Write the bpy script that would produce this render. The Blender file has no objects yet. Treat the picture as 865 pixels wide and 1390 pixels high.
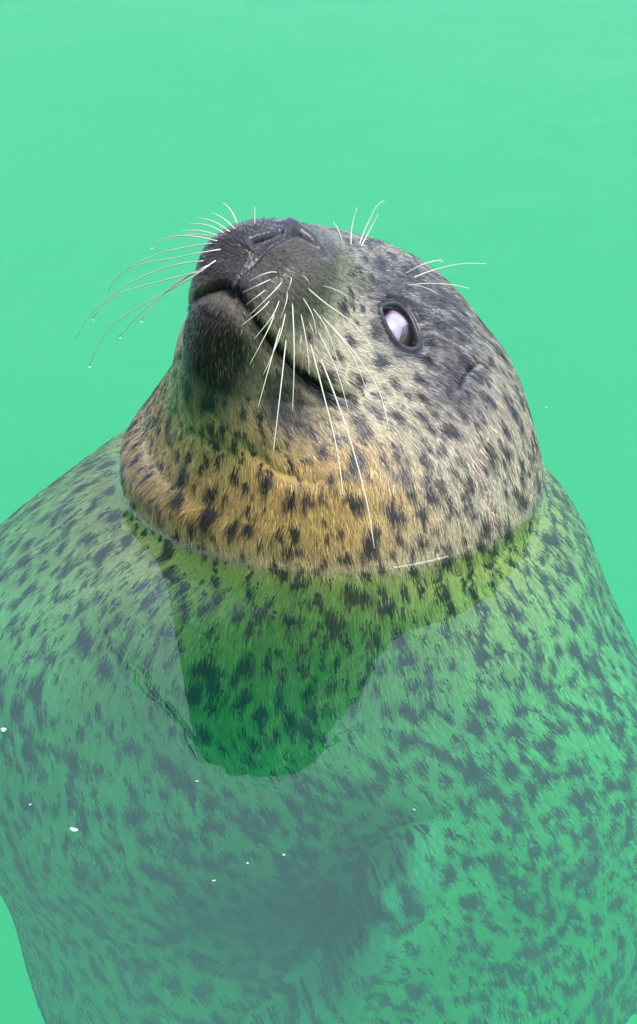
import bpy, math, random
import numpy as np
from mathutils import Vector, Matrix

# ------------------------------------------------------------------ scale, camera, light
U = 0.0005                       # metres per modelling unit (half a millimetre)
sc = bpy.context.scene
COL = sc.collection
rng = np.random.default_rng(7)
random.seed(7)

ELEV = math.radians(28.0)        # how far the camera looks down on the pool
DIST = 7000.0
UPV = np.array([0.0, math.sin(ELEV), math.cos(ELEV)])
TOCAM = np.array([0.0, -math.cos(ELEV), math.sin(ELEV)])
AIM = np.array([-17.5, 0.0, 0.0]) - 45.0 * UPV
CAMP = AIM + DIST * TOCAM
cam_d = bpy.data.cameras.new("camera")
cam = bpy.data.objects.new("camera", cam_d)
COL.objects.link(cam)
cam.location = Vector(CAMP * U)
cam.rotation_euler = (math.pi / 2 - ELEV, 0, 0)
cam_d.sensor_fit = 'VERTICAL'
cam_d.sensor_height = 24.0
cam_d.lens = 24.0 * DIST / 1390.0
cam_d.clip_start = 0.05
cam_d.clip_end = 2000.0
sc.camera = cam

SUN_EL, SUN_AZ = math.radians(54), math.radians(112)     # azimuth clockwise from +y
world = bpy.data.worlds.new("World")
sc.world = world
world.use_nodes = True
wn = world.node_tree
wn.nodes.clear()
sky = wn.nodes.new("ShaderNodeTexSky")
sky.sky_type = 'NISHITA'
sky.sun_disc = False
sky.sun_elevation = SUN_EL
sky.sun_rotation = SUN_AZ
bg = wn.nodes.new("ShaderNodeBackground")
bg.inputs[1].default_value = 0.15
sky.air_density = 1.2
sky.dust_density = 3.0
wo = wn.nodes.new("ShaderNodeOutputWorld")
# a high thin overcast lies over the blue: bright, soft-edged cloud
tc = wn.nodes.new("ShaderNodeTexCoord")
cn = wn.nodes.new("ShaderNodeTexNoise")
cn.inputs["Scale"].default_value = 6.0
cn.inputs["Detail"].default_value = 4.0
wn.links.new(tc.outputs["Generated"], cn.inputs["Vector"])
cr = wn.nodes.new("ShaderNodeMapRange")
cr.inputs[1].default_value, cr.inputs[2].default_value = 0.3, 0.7
cr.inputs[3].default_value, cr.inputs[4].default_value = 0.62, 1.0
wn.links.new(cn.outputs["Fac"], cr.inputs[0])
cm = wn.nodes.new("ShaderNodeMix")
cm.data_type = 'RGBA'
cm.inputs[7].default_value = (7.4, 8.3, 11.2, 1)
wn.links.new(cr.outputs[0], cm.inputs[0])
wn.links.new(sky.outputs[0], cm.inputs[6])
wn.links.new(cm.outputs[2], bg.inputs[0])
wn.links.new(bg.outputs[0], wo.inputs[0])

sun_d = bpy.data.lights.new("sun", 'SUN')
sun_d.energy = 2.0
sun_d.angle = math.radians(28)
sun_d.color = (1.0, 0.95, 0.86)
sun = bpy.data.objects.new("sun", sun_d)
COL.objects.link(sun)
sd = Vector((math.sin(SUN_AZ) * math.cos(SUN_EL), math.cos(SUN_AZ) * math.cos(SUN_EL), math.sin(SUN_EL)))
sun.rotation_euler = sd.to_track_quat('Z', 'Y').to_euler()
sun.location = sd * 20

sc.view_settings.view_transform = 'Standard'
sc.view_settings.look = 'None'
sc.view_settings.gamma = 1
sc.view_settings.exposure = 0.76
sc.cycles.max_bounces = 10
sc.cycles.diffuse_bounces = 4
sc.cycles.glossy_bounces = 4
sc.cycles.transparent_max_bounces = 12
sc.cycles.volume_bounces = 2
sc.cycles.use_denoising = True


# ------------------------------------------------------------------ helpers
def mesh_obj(name, V, F, mat=None, parent=None, smooth=True):
    """one mesh object from numpy vertices (world units * U applied here) and faces"""
    me = bpy.data.meshes.new(name)
    V = np.asarray(V, dtype=np.float32) * U
    if isinstance(F, np.ndarray):
        k = F.shape[1]
        me.vertices.add(len(V))
        me.vertices.foreach_set("co", V.ravel())
        me.loops.add(F.size)
        me.loops.foreach_set("vertex_index", F.astype(np.int32).ravel())
        me.polygons.add(len(F))
        me.polygons.foreach_set("loop_start", np.arange(0, F.size, k, dtype=np.int32))
        me.polygons.foreach_set("loop_total", np.full(len(F), k, dtype=np.int32))
        me.update(calc_edges=True)
    else:
        me.from_pydata([tuple(v) for v in V], [], F)
        me.update()
    if smooth:
        me.polygons.foreach_set("use_smooth", np.ones(len(me.polygons), dtype=bool))
    o = bpy.data.objects.new(name, me)
    COL.objects.link(o)
    if mat:
        me.materials.append(mat)
    if parent:
        o.parent = parent
    return o


def add_attr(o, name, data):
    data = np.asarray(data, dtype=np.float32)
    if data.ndim == 1:
        a = o.data.attributes.new(name, 'FLOAT', 'POINT')
        a.data.foreach_set("value", data)
    else:
        a = o.data.attributes.new(name, 'FLOAT_VECTOR', 'POINT')
        a.data.foreach_set("vector", data.ravel())


def material(name):
    m = bpy.data.materials.new(name)
    m.use_nodes = True
    nt = m.node_tree
    b = nt.nodes["Principled BSDF"]
    return m, nt, b


class NT:
    """tiny node-graph helper"""
    def __init__(s, nt):
        s.nt = nt

    def n(s, kind, **kw):
        nd = s.nt.nodes.new(kind)
        for k, v in kw.items():
            setattr(nd, k, v)
        return nd

    def set(s, sock, v):
        if isinstance(v, bpy.types.NodeSocket):
            s.nt.links.new(v, sock)
        else:
            sock.default_value = v

    def math(s, op, a, b=0.0, c=None, clamp=False):
        nd = s.n("ShaderNodeMath", operation=op, use_clamp=clamp)
        s.set(nd.inputs[0], a)
        s.set(nd.inputs[1], b)
        if c is not None:
            s.set(nd.inputs[2], c)
        return nd.outputs[0]

    def vmath(s, op, a, b=None, scale=None):
        nd = s.n("ShaderNodeVectorMath", operation=op)
        s.set(nd.inputs[0], a)
        if b is not None:
            s.set(nd.inputs[1], b)
        if scale is not None:
            s.set(nd.inputs[3], scale)
        return nd.outputs[0]

    def mix(s, f, a, b):
        nd = s.n("ShaderNodeMix", data_type='RGBA')
        s.set(nd.inputs[0], f)
        s.set(nd.inputs[6], a if isinstance(a, bpy.types.NodeSocket) else (*a, 1))
        s.set(nd.inputs[7], b if isinstance(b, bpy.types.NodeSocket) else (*b, 1))
        return nd.outputs[2]

    def attr(s, name, vec=False):
        nd = s.n("ShaderNodeAttribute", attribute_name=name)
        return nd.outputs["Vector"] if vec else nd.outputs["Fac"]

    def noise(s, vec, scale, detail=2.0, rough=0.5, out="Fac"):
        nd = s.n("ShaderNodeTexNoise")
        s.set(nd.inputs["Vector"], vec)
        s.set(nd.inputs["Scale"], scale)
        s.set(nd.inputs["Detail"], detail)
        s.set(nd.inputs["Roughness"], rough)
        return nd.outputs[out]

    def ramp(s, f, lo, hi):
        nd = s.n("ShaderNodeMapRange", interpolation_type='SMOOTHSTEP')
        s.set(nd.inputs[0], f)
        s.set(nd.inputs[1], lo)
        s.set(nd.inputs[2], hi)
        return nd.outputs[0]


def sstep(x, a, b):
    t = np.clip((x - a) / (b - a), 0, 1)
    return t * t * (3 - 2 * t)


# ------------------------------------------------------------------ seal: frames
# head frame: A towards the nose, LT towards the seal's left, VT towards the chin
HC = np.array([53.0, 68.0, 110.0])
HA = np.array([-0.32, -0.382, 0.867])
HA /= np.linalg.norm(HA)
HL = np.array([0.382, -0.32, 0.0])
HL /= np.linalg.norm(HL)
HV = np.cross(HL, HA)
if HV[2] > 0:
    HV = -HV


def head(a, l, v):
    return HC + a * HA + l * HL + v * HV


def to_head(P):
    Q = P - HC
    return Q @ HA, Q @ HL, Q @ HV


NT_ = 512
TH = np.linspace(0, 2 * math.pi, NT_, endpoint=False)
CT, ST = np.cos(TH), np.sin(TH)


def head_ring(D, V, w, f=0.5, nv=2.0, nd=2.0, lo=0.0):
    D3 = head(D[0], lo, D[1])
    V3 = head(V[0], lo, V[1])
    m = D3 + (V3 - D3) * f
    p = np.where(CT > 0, 2.0 / nv, 2.0 / nd)
    c = np.abs(CT) ** p
    s = np.sign(ST) * np.abs(ST) ** p
    ax = np.where((CT > 0)[:, None], (V3 - m)[None], (D3 - m)[None])
    return m[None] + ax * c[:, None] + HL[None] * (w * s)[:, None]


def body_ring(z, xl, xr, yf, yb, az, n=2.0, tilt=0.0):
    cx, cy = 0.0, 0.0
    ph = math.radians(az) + TH
    c, s = np.cos(ph), np.sin(ph)
    p = 2.0 / n
    xc = (xl + xr) / 2
    x = xc + (xr - xl) / 2 * np.sign(c) * np.abs(c) ** p
    yc = (yf + yb) / 2
    y = yc + (yb - yf) / 2 * np.sign(s) * np.abs(s) ** p
    zz = z + tilt * (x / 300.0)
    return np.stack([x, y, zz + np.zeros_like(x)], 1)


tipc = head(369, 4, 70)
KEYS = [
    tipc[None] + 0 * TH[:, None],
    head_ring((369, 40), (368, 104), 28, .5, lo=4),
    head_ring((364, 20), (365, 130), 52, .5, 2.0, 2.2, 5),
    head_ring((352, 0), (360, 156), 70, .5, 2.0, 2.4, 6),
    head_ring((326, -20), (347, 175), 82, .5, 2.1, 2.4, 6),
    head_ring((276, -58), (325, 191), 92, .55, 2.2, 2.1, 4),
    head_ring((215, -98), (294, 208), 106, .6, 2.3, 1.9, 2),
    head_ring((154, -133), (256, 226), 131, .56, 2.2, 2.0),
    head_ring((88, -158), (216, 249), 169, .5, 2.05, 2.15),
    head_ring((10, -166), (180, 266), 207, .48, 2.0, 2.1),
    head_ring((-70, -167), (134, 314), 246, .48),
    body_ring(36, -282, 282, -258, 274, 230),
    body_ring(0, -288, 288, -266, 292, 231),
    body_ring(-30, -320, 300, -276, 350, 232),
    body_ring(-70, -380, 322, -296, 400, 234),
    body_ring(-120, -440, 346, -318, 430, 237),
    body_ring(-200, -505, 384, -345, 440, 240),
    body_ring(-300, -540, 435, -365, 400, 245),
    body_ring(-450, -550, 470, -360, 390, 252),
    body_ring(-600, -490, 480, -330, 370, 258),
    body_ring(-800, -430, 460, -300, 340, 265),
    body_ring(-1200, -350, 380, -240, 300, 270),
    body_ring(-1700, -240, 260, -180, 210, 270),
    body_ring(-2200, -130, 140, -100, 120, 270),
    body_ring(-2500, -90, 90, -50, 60, 270),
    body_ring(-2540, -1, 1, -1, 1, 270),
]
KEYS = np.array(KEYS)                       # (K, N, 3)
kt = np.zeros(len(KEYS))
step = np.linalg.norm(np.diff(KEYS, axis=0), axis=2).mean(1)
kt[1:] = np.cumsum(step)
SPACING = np.interp


def spline(tq):
    """Catmull-Rom style (Bessel tangents, limited) through the key rings"""
    K = KEYS
    h = np.diff(kt)[:, None, None]
    d = np.diff(K, axis=0) / h
    m = np.zeros_like(K)
    m[1:-1] = (d[:-1] * h[1:] + d[1:] * h[:-1]) / (h[1:] + h[:-1])
    m[0] = d[0]
    m[-1] = d[-1]
    i = np.clip(np.searchsorted(kt, tq, side='right') - 1, 0, len(kt) - 2)
    hh = (kt[i + 1] - kt[i])
    x = ((tq - kt[i]) / hh)[:, None, None]
    hh = hh[:, None, None]
    return ((2 * x**3 - 3 * x**2 + 1) * K[i] + (x**3 - 2 * x**2 + x) * hh * m[i]
            + (-2 * x**3 + 3 * x**2) * K[i + 1] + (x**3 - x**2) * hh * m[i + 1])


t_w = kt[12]                                # waterline ring
ts = [1.0]
while ts[-1] < kt[-1] - 6:
    t = ts[-1]
    stp = 1.5 if t < t_w + 40 else (1.5 + (t - t_w - 40) * 0.02 if t < t_w + 260 else (5.0 if t < kt[20] else 20.0))
    ts.append(t + stp)
ts = np.array(ts)
R = spline(ts)                              # (M, N, 3)
M = len(ts)


def grid_normals(R):
    du = np.roll(R, -1, 1) - np.roll(R, 1, 1)
    dv = np.gradient(R, axis=0)
    n = np.cross(du, dv)
    n /= np.linalg.norm(n, axis=2, keepdims=True) + 1e-9
    # outward
    c = R.mean(1, keepdims=True)
    sgn = np.sign((n * (R - c)).sum())
    return n * (sgn if sgn != 0 else 1)


NRM = grid_normals(R)


# ------------------------------------------------------------------ seal: sculpting
def poly_dist(P, line):
    """distance of points P to a 3-D polyline, and the fraction along it"""
    line = np.asarray(line, float)
    best = np.full(len(P), 1e18)
    fr = np.zeros(len(P))
    n = len(line) - 1
    for i in range(n):
        a, ab = line[i], line[i + 1] - line[i]
        t = np.clip((P - a) @ ab / (ab @ ab), 0, 1)
        d = ((P - a - t[:, None] * ab) ** 2).sum(1)
        m = d < best
        best[m] = d[m]
        fr[m] = (i + t[m]) / n
    return np.sqrt(best), fr


def gauss(d, s):
    return np.exp(-(d / s) ** 2)


L0 = 13.0                                    # the muzzle is turned a little to the seal's left
VB = R.reshape(-1, 3).copy()
NB = NRM.reshape(-1, 3)
ha, hl, hv = to_head(VB)
sel = np.nonzero((ha > -130) & (VB[:, 2] > -20))[0]
Q = np.stack([ha, hl, hv], 1)[sel]           # head coordinates of the head's vertices
QN = NB[sel]
ls = Q[:, 1] - L0 * sstep(Q[:, 0], 200, 330)
sgn = np.where(ls >= 0, 1.0, -1.0)
QS = np.stack([Q[:, 0], np.abs(ls) + L0 * sstep(Q[:, 0], 200, 330), Q[:, 2]], 1)   # folded onto the left half
disp = np.zeros(len(Q))
# whisker pads and chin
pad = gauss(np.linalg.norm((QS - np.array([346, 68, 76])) / np.array([52, 40, 44]), axis=1), 1)
disp += 15 * pad * np.where(sgn > 0, 0.8, 1.15)
disp += 5 * gauss(np.linalg.norm((QS - np.array([345, 24, 176])) / np.array([40, 45, 26]), axis=1), 1)
disp += 14 * gauss(np.linalg.norm((QS - np.array([215, 130, 110])) / np.array([70, 60, 55]), axis=1), 1)
disp += -19 * gauss(np.linalg.norm((Q - np.array([262, -104, 140])) / np.array([48, 42, 42]), axis=1), 1)
disp += 9 * gauss(np.linalg.norm((Q - np.array([75, -225, 168])) / np.array([65, 50, 60]), axis=1), 1)
# mouth
MOUTH_R = [(365, 16, 134), (365, -2, 128), (364, -10, 131), (363, -17, 135), (360, -25, 141), (352, -38, 148), (325, -52, 156), (290, -66, 158), (250, -84, 154)]
MOUTH = [(368, 13, 128), (364, 24, 132), (358, 40, 141), (345, 58, 151), (315, 76, 157), (288, 88, 157), (261, 101, 155),
         (237, 113, 151), (219, 123, 146), (203, 133, 137)]
md, mf = poly_dist(QS, MOUTH)
mdr, mfr = poly_dist(Q, MOUTH_R)
onr = (mdr < md) | (Q[:, 1] < 5)
mdl, _ = poly_dist(Q, MOUTH)
md = np.minimum(mdl, mdr)
mf = np.where(onr, mfr, mf)
mline = np.where(onr, np.interp(mfr * 8, np.arange(9), np.array(MOUTH_R)[:, 2]), np.interp(mf * 9, np.arange(10), np.array(MOUTH)[:, 2]))
dv = QS[:, 2] - mline
tap = 1 - 0.75 * sstep(mf, 0.75, 1.0)
mwin = sstep(QS[:, 0], 190, 225) * gauss(md, 48)
disp += -15 * gauss(md, np.where(onr, 4.6, 3.8)) * tap * np.where(onr, .75, 1) + 11 * gauss(dv + 20, 15) * mwin * np.where(sgn > 0, 1, .4) + 2 * gauss(dv - 17, 10) * mwin - 3 * gauss(dv - 44, 16) * mwin
# nose: ridge, nostrils, philtrum
NOST = [(363, 30, 12), (360, 38, 13), (356, 48, 15), (350, 59, 17), (341, 69, 22)]
NOSTR = [(369, 15, 25), (370, 7, 37), (370, 0, 48), (369, -5, 56)]
PHIL = [(363, 31, 15), (368, 23, 33), (370, 15, 52), (370, 13, 70), (369, 13, 91), (367, 14, 124)]
nd, nf = poly_dist(Q, NOST)
nr, rf = poly_dist(Q, NOSTR)
pd, pf = poly_dist(Q, PHIL)
top, _ = poly_dist(Q, [(352, 2, 6), (356, 11, 1), (356, 24, 2), (347, 44, 2)])
disp += 4 * gauss(top, 11) + 7 * gauss(np.linalg.norm(Q - np.array([357, 12, 2]), axis=1), 13)
Qr = VB[sel]
disp += (0.5 * np.sin(Qr[:, 0] * .9 + 2 * np.sin(Qr[:, 2] * .31)) * np.sin(Qr[:, 2] * .8 + 2 * np.sin(Qr[:, 1] * .37)) + .5 * np.sin(Qr[:, 0] * .43 + Qr[:, 1] * .5) * np.sin(Qr[:, 2] * .47 + 1)) * sstep(Q[:, 0], 270, 330) * 0.7
disp += -10 * gauss(nd, 4.5) * (1 - .5 * nf) + 2 * gauss(nd - 12, 7)
disp += -8 * gauss(nr, 4.0) + 1.5 * gauss(nr - 10, 6)
disp += -8 * gauss(pd, 5.5) * (1 - .6 * pf)
# the eyes
EYE = [(213, 103, -6), (202, 102, -20), (189, 105, -30), (174, 117, -28), (164, 132, -16), (157, 145, -1), (163, 145, 11),
       (177, 136, 17), (193, 123, 12), (205, 112, 4)]
EY = np.array(EYE, float)
eC = EY.mean(0)
u_, s_, vt_ = np.linalg.svd(EY - eC)
eN = vt_[2] * np.sign(vt_[2][1])
e1 = np.array([157.0, 145.0, 2.0]) - np.array([213.0, 103.0, -6.0])
e1 -= eN * (e1 @ eN)
e1 /= np.linalg.norm(e1)
e2 = np.cross(eN, e1)
EP = np.stack([(EY - eC) @ e1, (EY - eC) @ e2], 1)


def poly_sd(p, poly):
    """signed distance to a closed polygon, negative inside"""
    d = np.full(len(p), 1e18)
    ins = np.zeros(len(p), bool)
    for i in range(len(poly)):
        a, b = poly[i], poly[(i + 1) % len(poly)]
        ab = b - a
        t = np.clip(((p - a) @ ab) / (ab @ ab), 0, 1)
        d = np.minimum(d, np.linalg.norm(p - a - t[:, None] * ab, axis=1))
        c = (a[1] > p[:, 1]) != (b[1] > p[:, 1])
        with np.errstate(divide='ignore', invalid='ignore'):
            xx = a[0] + (p[:, 1] - a[1]) / (b[1] - a[1] + 1e-12) * ab[0]
        ins ^= c & (p[:, 0] < xx)
    return np.where(ins, -d, d)


# smooth the eyelid outline
tq = np.linspace(0, len(EP), 61)[:-1]
EPc = []
for t in tq:
    i = int(t)
    f = t - i
    p0, p1, p2, p3 = (EP[(i + k - 1) % len(EP)] for k in range(4))
    EPc.append(0.5 * (2 * p1 + (p2 - p0) * f + (2 * p0 - 5 * p1 + 4 * p2 - p3) * f * f + (3 * p1 - p0 - 3 * p2 + p3) * f**3))
EPc = np.array(EPc) * 0.90
er = QS - eC
ep = np.stack([er @ e1, er @ e2], 1)
near = (np.linalg.norm(er, axis=1) < 110)
esd = np.full(len(Q), 200.0)
esd[near] = poly_sd(ep[near], EPc)
r_e = np.linalg.norm(er, axis=1)
disp += -7 * gauss(r_e, 62)
disp += 5 * gauss(esd - 4.5, 4.5) - 3.2 * gauss(esd - 13.5, 3.6) + 2 * gauss(esd - 22, 8)
disp += -26 * (1 - sstep(esd, -6.0, 0.5))
# ear slit, groove in front of the eye, brow slit, throat folds, scar
EAR = [(78, 178, -51), (88, 183, -31), (95, 187, -14), (96, 193, 4)]
ed, ef = poly_dist(QS, EAR)
disp += -14 * gauss(ed, 5.5) * (1 - .4 * ef) + 1.5 * gauss(ed - 15, 8)
sd_, sf_ = poly_dist(QS, [(318, 73, 2), (274, 84, 2), (240, 97, 8), (216, 110, 24)])
disp += -9 * gauss(sd_, 12) * np.sin(np.pi * np.clip(sf_ + .12, 0, 1))
bd, bf = poly_dist(QS, [(307, 63, -13), (292, 67, -16), (279, 68, -20)])
disp += -4 * gauss(bd, 3)
f1, ff1 = poly_dist(Q, [(240, -20, 232), (222, 13, 244), (193, 48, 254), (168, 82, 256), (146, 126, 240), (140, 160, 215)])
disp += -3.2 * gauss(f1, 9) * np.sin(np.pi * np.clip(ff1, .02, .98))
f2, ff2 = poly_dist(Q, [(262, 60, 200), (244, 85, 194), (222, 110, 174), (200, 137, 148)])
disp += -2.2 * gauss(f2, 8) * np.sin(np.pi * np.clip(ff2, .02, .98))
SCAR = [(35, 226, 9), (35, 234, 30), (37, 238, 49), (38, 242, 72), (19, 255, 82), (-9, 269, 95), (-31, 275, 107), (-50, 280, 120)]
scd, scf = poly_dist(Q, SCAR)
disp += -3 * gauss(scd, 4) * sstep(VB[sel][:, 2], 15, 50)
VB[sel] += QN * disp[:, None]


def lean(P):
    """the head is turned a little further to its right than the rings were laid: its left cheek falls back, its right jaw comes forward"""
    P = np.asarray(P, float)
    x, z = P[..., 0], P[..., 2]
    d = 38 * (1 + np.tanh((x + 52) / 58)) - 40 * np.exp(-((x + 210) / 70) ** 2) * (1 - sstep(z, 240, 350))
    return P - TOCAM * (d * sstep(z, 90, 260))[..., None]


VB[sel] = lean(VB[sel])
# trunk: soft unevenness and the hollow between the fore flippers
und = np.nonzero(VB[:, 2] < 30)[0]
pu = VB[und]
lump = (np.sin(pu[:, 0] * .017 + pu[:, 2] * .011) + np.sin(pu[:, 0] * -.011 + pu[:, 2] * .021 + 1.7)
        + np.sin(pu[:, 1] * .019 + pu[:, 2] * .009 + .6))
VB[und] += NB[und] * (3.5 * lump * sstep(-pu[:, 2], -10, 80))[:, None]
fx, fz = pu[:, 0] - 128, pu[:, 2] + 372                    # fold where the left fore flipper is pressed to the chest
fold_s = fx * 0.83 - fz * 0.56                              # along the fold's normal: negative inside the hollow
fold_t = -fx * 0.56 - fz * 0.83                             # down along the fold
edge_s = fold_s + 9 * np.sin(fold_t * .021) + 4 * np.sin(fold_t * .06 + 1) - 30 * sstep(fold_t, 150, 330)
hollow = (1 - sstep(edge_s, -34, 6)) * np.exp(-np.clip(-edge_s, 0, None) / 130) * sstep(fold_t, -60, 90) * (pu[:, 1] < 0)
ridge = gauss(edge_s - 28, 34) * sstep(fold_t, -60, 60) * (pu[:, 1] < 0)
VB[und, 1] += 90 * hollow - 22 * ridge
R = VB.reshape(R.shape)
NRM = grid_normals(R)
NB = NRM.reshape(-1, 3)
FLOW = np.gradient(R, axis=0)
FLOW /= np.linalg.norm(FLOW, axis=2, keepdims=True) + 1e-9
FLOW = FLOW.reshape(-1, 3)

i0 = (np.arange(M - 1)[:, None] * NT_ + np.arange(NT_)[None]).ravel()
i1 = (np.arange(M - 1)[:, None] * NT_ + (np.arange(NT_)[None] + 1) % NT_).ravel()
FB = np.stack([i0, i0 + NT_, i1 + NT_, i1], 1)

# whiskers, root first, in head coordinates (nose, left, chin)
WH_LEFT = [
    [(373,56,86),(395,57,109),(389,42,121)],
    [(372,54,99),(394,60,127),(383,40,137)],
    [(370,56,115),(388,66,140),(376,51,148)],
    [(368,68,94),(387,81,132),(373,63,160)],
    [(363,67,122),(377,75,154),(370,61,176)],
    [(359,75,115),(369,91,151),(353,77,179)],
    [(351,76,132),(362,92,159),(331,79,205)],
    [(368,73,83),(385,95,102),(375,91,111)],
    [(360,78,101),(373,100,127),(359,96,141)],
    [(345,85,123),(347,102,157),(316,95,204)],
    [(337,85,138),(332,98,176),(293,102,239)],
    [(320,90,142),(295,114,202),(246,130,270)],
    [(349,86,106),(326,116,156),(275,137,218)],
    [(308,98,126),(323,117,144),(310,113,150)],
    [(330,95,109),(319,121,138),(290,134,166)],
    [(345,93,93),(342,118,108),(320,129,125)],
    [(312,99,106),(321,119,120),(307,118,122)],
    [(324,100,91),(317,128,105),(298,144,119),(280,155,132)],
    [(290,105,124),(259,146,168),(203,186,220),(170,204,253)],
    [(274,112,124),(244,155,160),(193,199,205),(145,231,246),(111,252,280)],
    [(292,105,104),(269,146,133),(226,175,166)],
    [(301,103,86),(277,153,105),(237,183,130)],
    [(282,108,83),(258,155,100),(225,189,117),(189,213,147)],
    [(349,93,79),(344,122,86),(310,167,87),(282,192,98)],
    [(334,98,60),(340,119,61),(325,134,56)],
    [(362,82,72),(377,106,82),(366,105,82)],
]
WH_RIGHT = [
    [(378,-33,104),(373,-51,134),(312,-124,142),(270,-185,164),(232,-231,188),(195,-251,221)],
    [(375,-42,114),(337,-96,137),(291,-151,165),(252,-190,193)],
    [(375,-42,116),(316,-122,150),(283,-151,175)],
    [(380,-36,87),(379,-60,101),(339,-123,100),(308,-187,108),(287,-224,117),(257,-251,140)],
    [(371,-46,122),(332,-125,137),(301,-183,148),(264,-238,167),(248,-251,180)],
    [(374,-53,109),(343,-121,119),(305,-184,136),(265,-238,158),(234,-270,180),(211,-285,200)],
    [(379,-56,83),(355,-109,90),(325,-167,100),(297,-211,113),(280,-233,123)],
    [(381,-49,78),(366,-101,76),(351,-138,77),(337,-164,83),(325,-180,89)],
    [(381,-40,72),(367,-91,70),(346,-139,74),(334,-163,78)],
    [(379,-56,69),(371,-92,67),(354,-133,69)],
    [(380,-50,63),(378,-75,59),(371,-97,57),(362,-120,58)],
    [(380,-43,58),(378,-74,51),(368,-108,48)],
    [(378,-41,50),(379,-63,43),(374,-90,37)],
    [(373,-47,39),(381,-59,30),(381,-81,21)],
    [(371,-25,29),(387,-29,14)],
]
WH_BROW = [
    [(304,60,-24),(322,56,-31),(314,31,-47)],
    [(284,53,-41),(287,37,-68),(299,35,-89)],
    [(264,48,-57),(267,39,-96),(275,42,-119),(275,46,-126)],
    [(261,50,-57),(260,43,-92),(267,45,-108)],
    [(180,73,-83),(186,93,-103),(163,97,-133)],
    [(168,78,-87),(153,88,-119),(145,116,-148),(135,140,-165)],
    [(178,86,-69),(176,112,-84),(167,133,-98),(136,142,-120)],
    [(176,86,-70),(175,107,-77),(164,126,-81)],
]


# ------------------------------------------------------------------ seal: pigment masks
nV = len(VB)
ha, hl, hv = to_head(VB)


def full(v, fill=0.0):
    o = np.full(nV, fill, float)
    o[sel] = v
    return o


above = sstep(VB[:, 2], -40, 60)
nose = np.maximum.reduce([sstep(top, 17, 11), sstep(nd, 12, 7), sstep(nr, 13, 8), sstep(pd, 11 - 5 * pf, 7 - 5 * pf)])
nose = np.maximum(nose, sstep(np.hypot(Q[:, 1] - 14, (Q[:, 2] - 22)) * (1 + 9 * (Q[:, 0] < 330)), 22, 14))
lid = sstep(esd, 16, 8)
muz = sstep(Q[:, 0], 262, 330)
pads = muz * sstep(Q[:, 2], 168, 120)
chin = gauss(np.linalg.norm((Q - np.array([322, -8, 190])) / np.array([92, 110, 72]), axis=1), 1)
under = gauss(np.linalg.norm((Q - np.array([255, 95, 190])) / np.array([80, 60, 42]), axis=1), 1)
dark = np.clip(np.maximum.reduce([pads * np.where(Q[:, 1] < 10, 1.0, .9), chin * 1.3, under * 0.95, gauss(md, 7) * (Q[:, 0] > 195)]), 0, 1)
lips = sstep(md, 15, 7) * (Q[:, 0] > 200)
fleck = gauss(np.linalg.norm((QS - np.array([165, 110, -55])) / np.array([115, 70, 75]), axis=1), 1)
fleck = np.maximum(fleck, .9 * gauss(r_e, 52))
fleck = np.maximum(fleck, .8 * gauss(np.linalg.norm((QS - np.array([95, 170, 10])) / np.array([60, 50, 55]), axis=1), 1))
A_nose = full(np.maximum(nose, lid))
A_lips = full(lips)
A_dark = full(dark)
A_fleck = full(np.clip(fleck * 1.7, 0, 1))
A_scar = full(sstep(scd + 4 * np.sin(Q[:, 2] * .5) + 2 * np.sin(Q[:, 0] * 1.1), 12, 4) * sstep(scf, .22, .36))
throat = sstep(hv, 85, 200) * (1 - .7 * sstep(hl, 170, 290)) * above
A_tan = throat * (1 - .85 * A_dark)
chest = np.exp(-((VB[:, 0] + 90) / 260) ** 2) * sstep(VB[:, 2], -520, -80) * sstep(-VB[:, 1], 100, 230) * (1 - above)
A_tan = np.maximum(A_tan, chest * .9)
roots = np.array([w[0] for w in WH_LEFT] + [w[0] for w in WH_RIGHT], float)
rootd = np.full(len(Q), 1e9)
for w in roots:
    rootd = np.minimum(rootd, np.linalg.norm(Q - w, axis=1))
A_pit = full(np.clip(sstep(rootd, 6.0, 3.8) + 1.7 * gauss(ed, 8) + gauss(esd + .5, 2.6) * .95 + .7 * gauss(esd - 13.5, 1.8)
                     + .8 * gauss(md, 2.6) * (Q[:, 0] > 200) + .8 * gauss(nd, 3) + .7 * gauss(nr, 3) + .5 * gauss(bd, 2.5), 0, 1))
# trunk and back of the head
back = sstep(-hv, -30, 120) * above
A_grey = np.clip(back * .8 + .45 * sstep(hl, 190, 290) * above, 0, 1)
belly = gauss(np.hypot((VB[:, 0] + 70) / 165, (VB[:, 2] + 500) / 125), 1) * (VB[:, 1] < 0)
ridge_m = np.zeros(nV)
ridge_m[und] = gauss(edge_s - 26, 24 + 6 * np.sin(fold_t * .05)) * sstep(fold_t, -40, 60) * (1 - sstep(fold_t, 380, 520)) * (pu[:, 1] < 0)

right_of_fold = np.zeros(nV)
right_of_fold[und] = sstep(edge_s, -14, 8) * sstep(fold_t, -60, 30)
belly = belly * (1 - right_of_fold)

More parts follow.
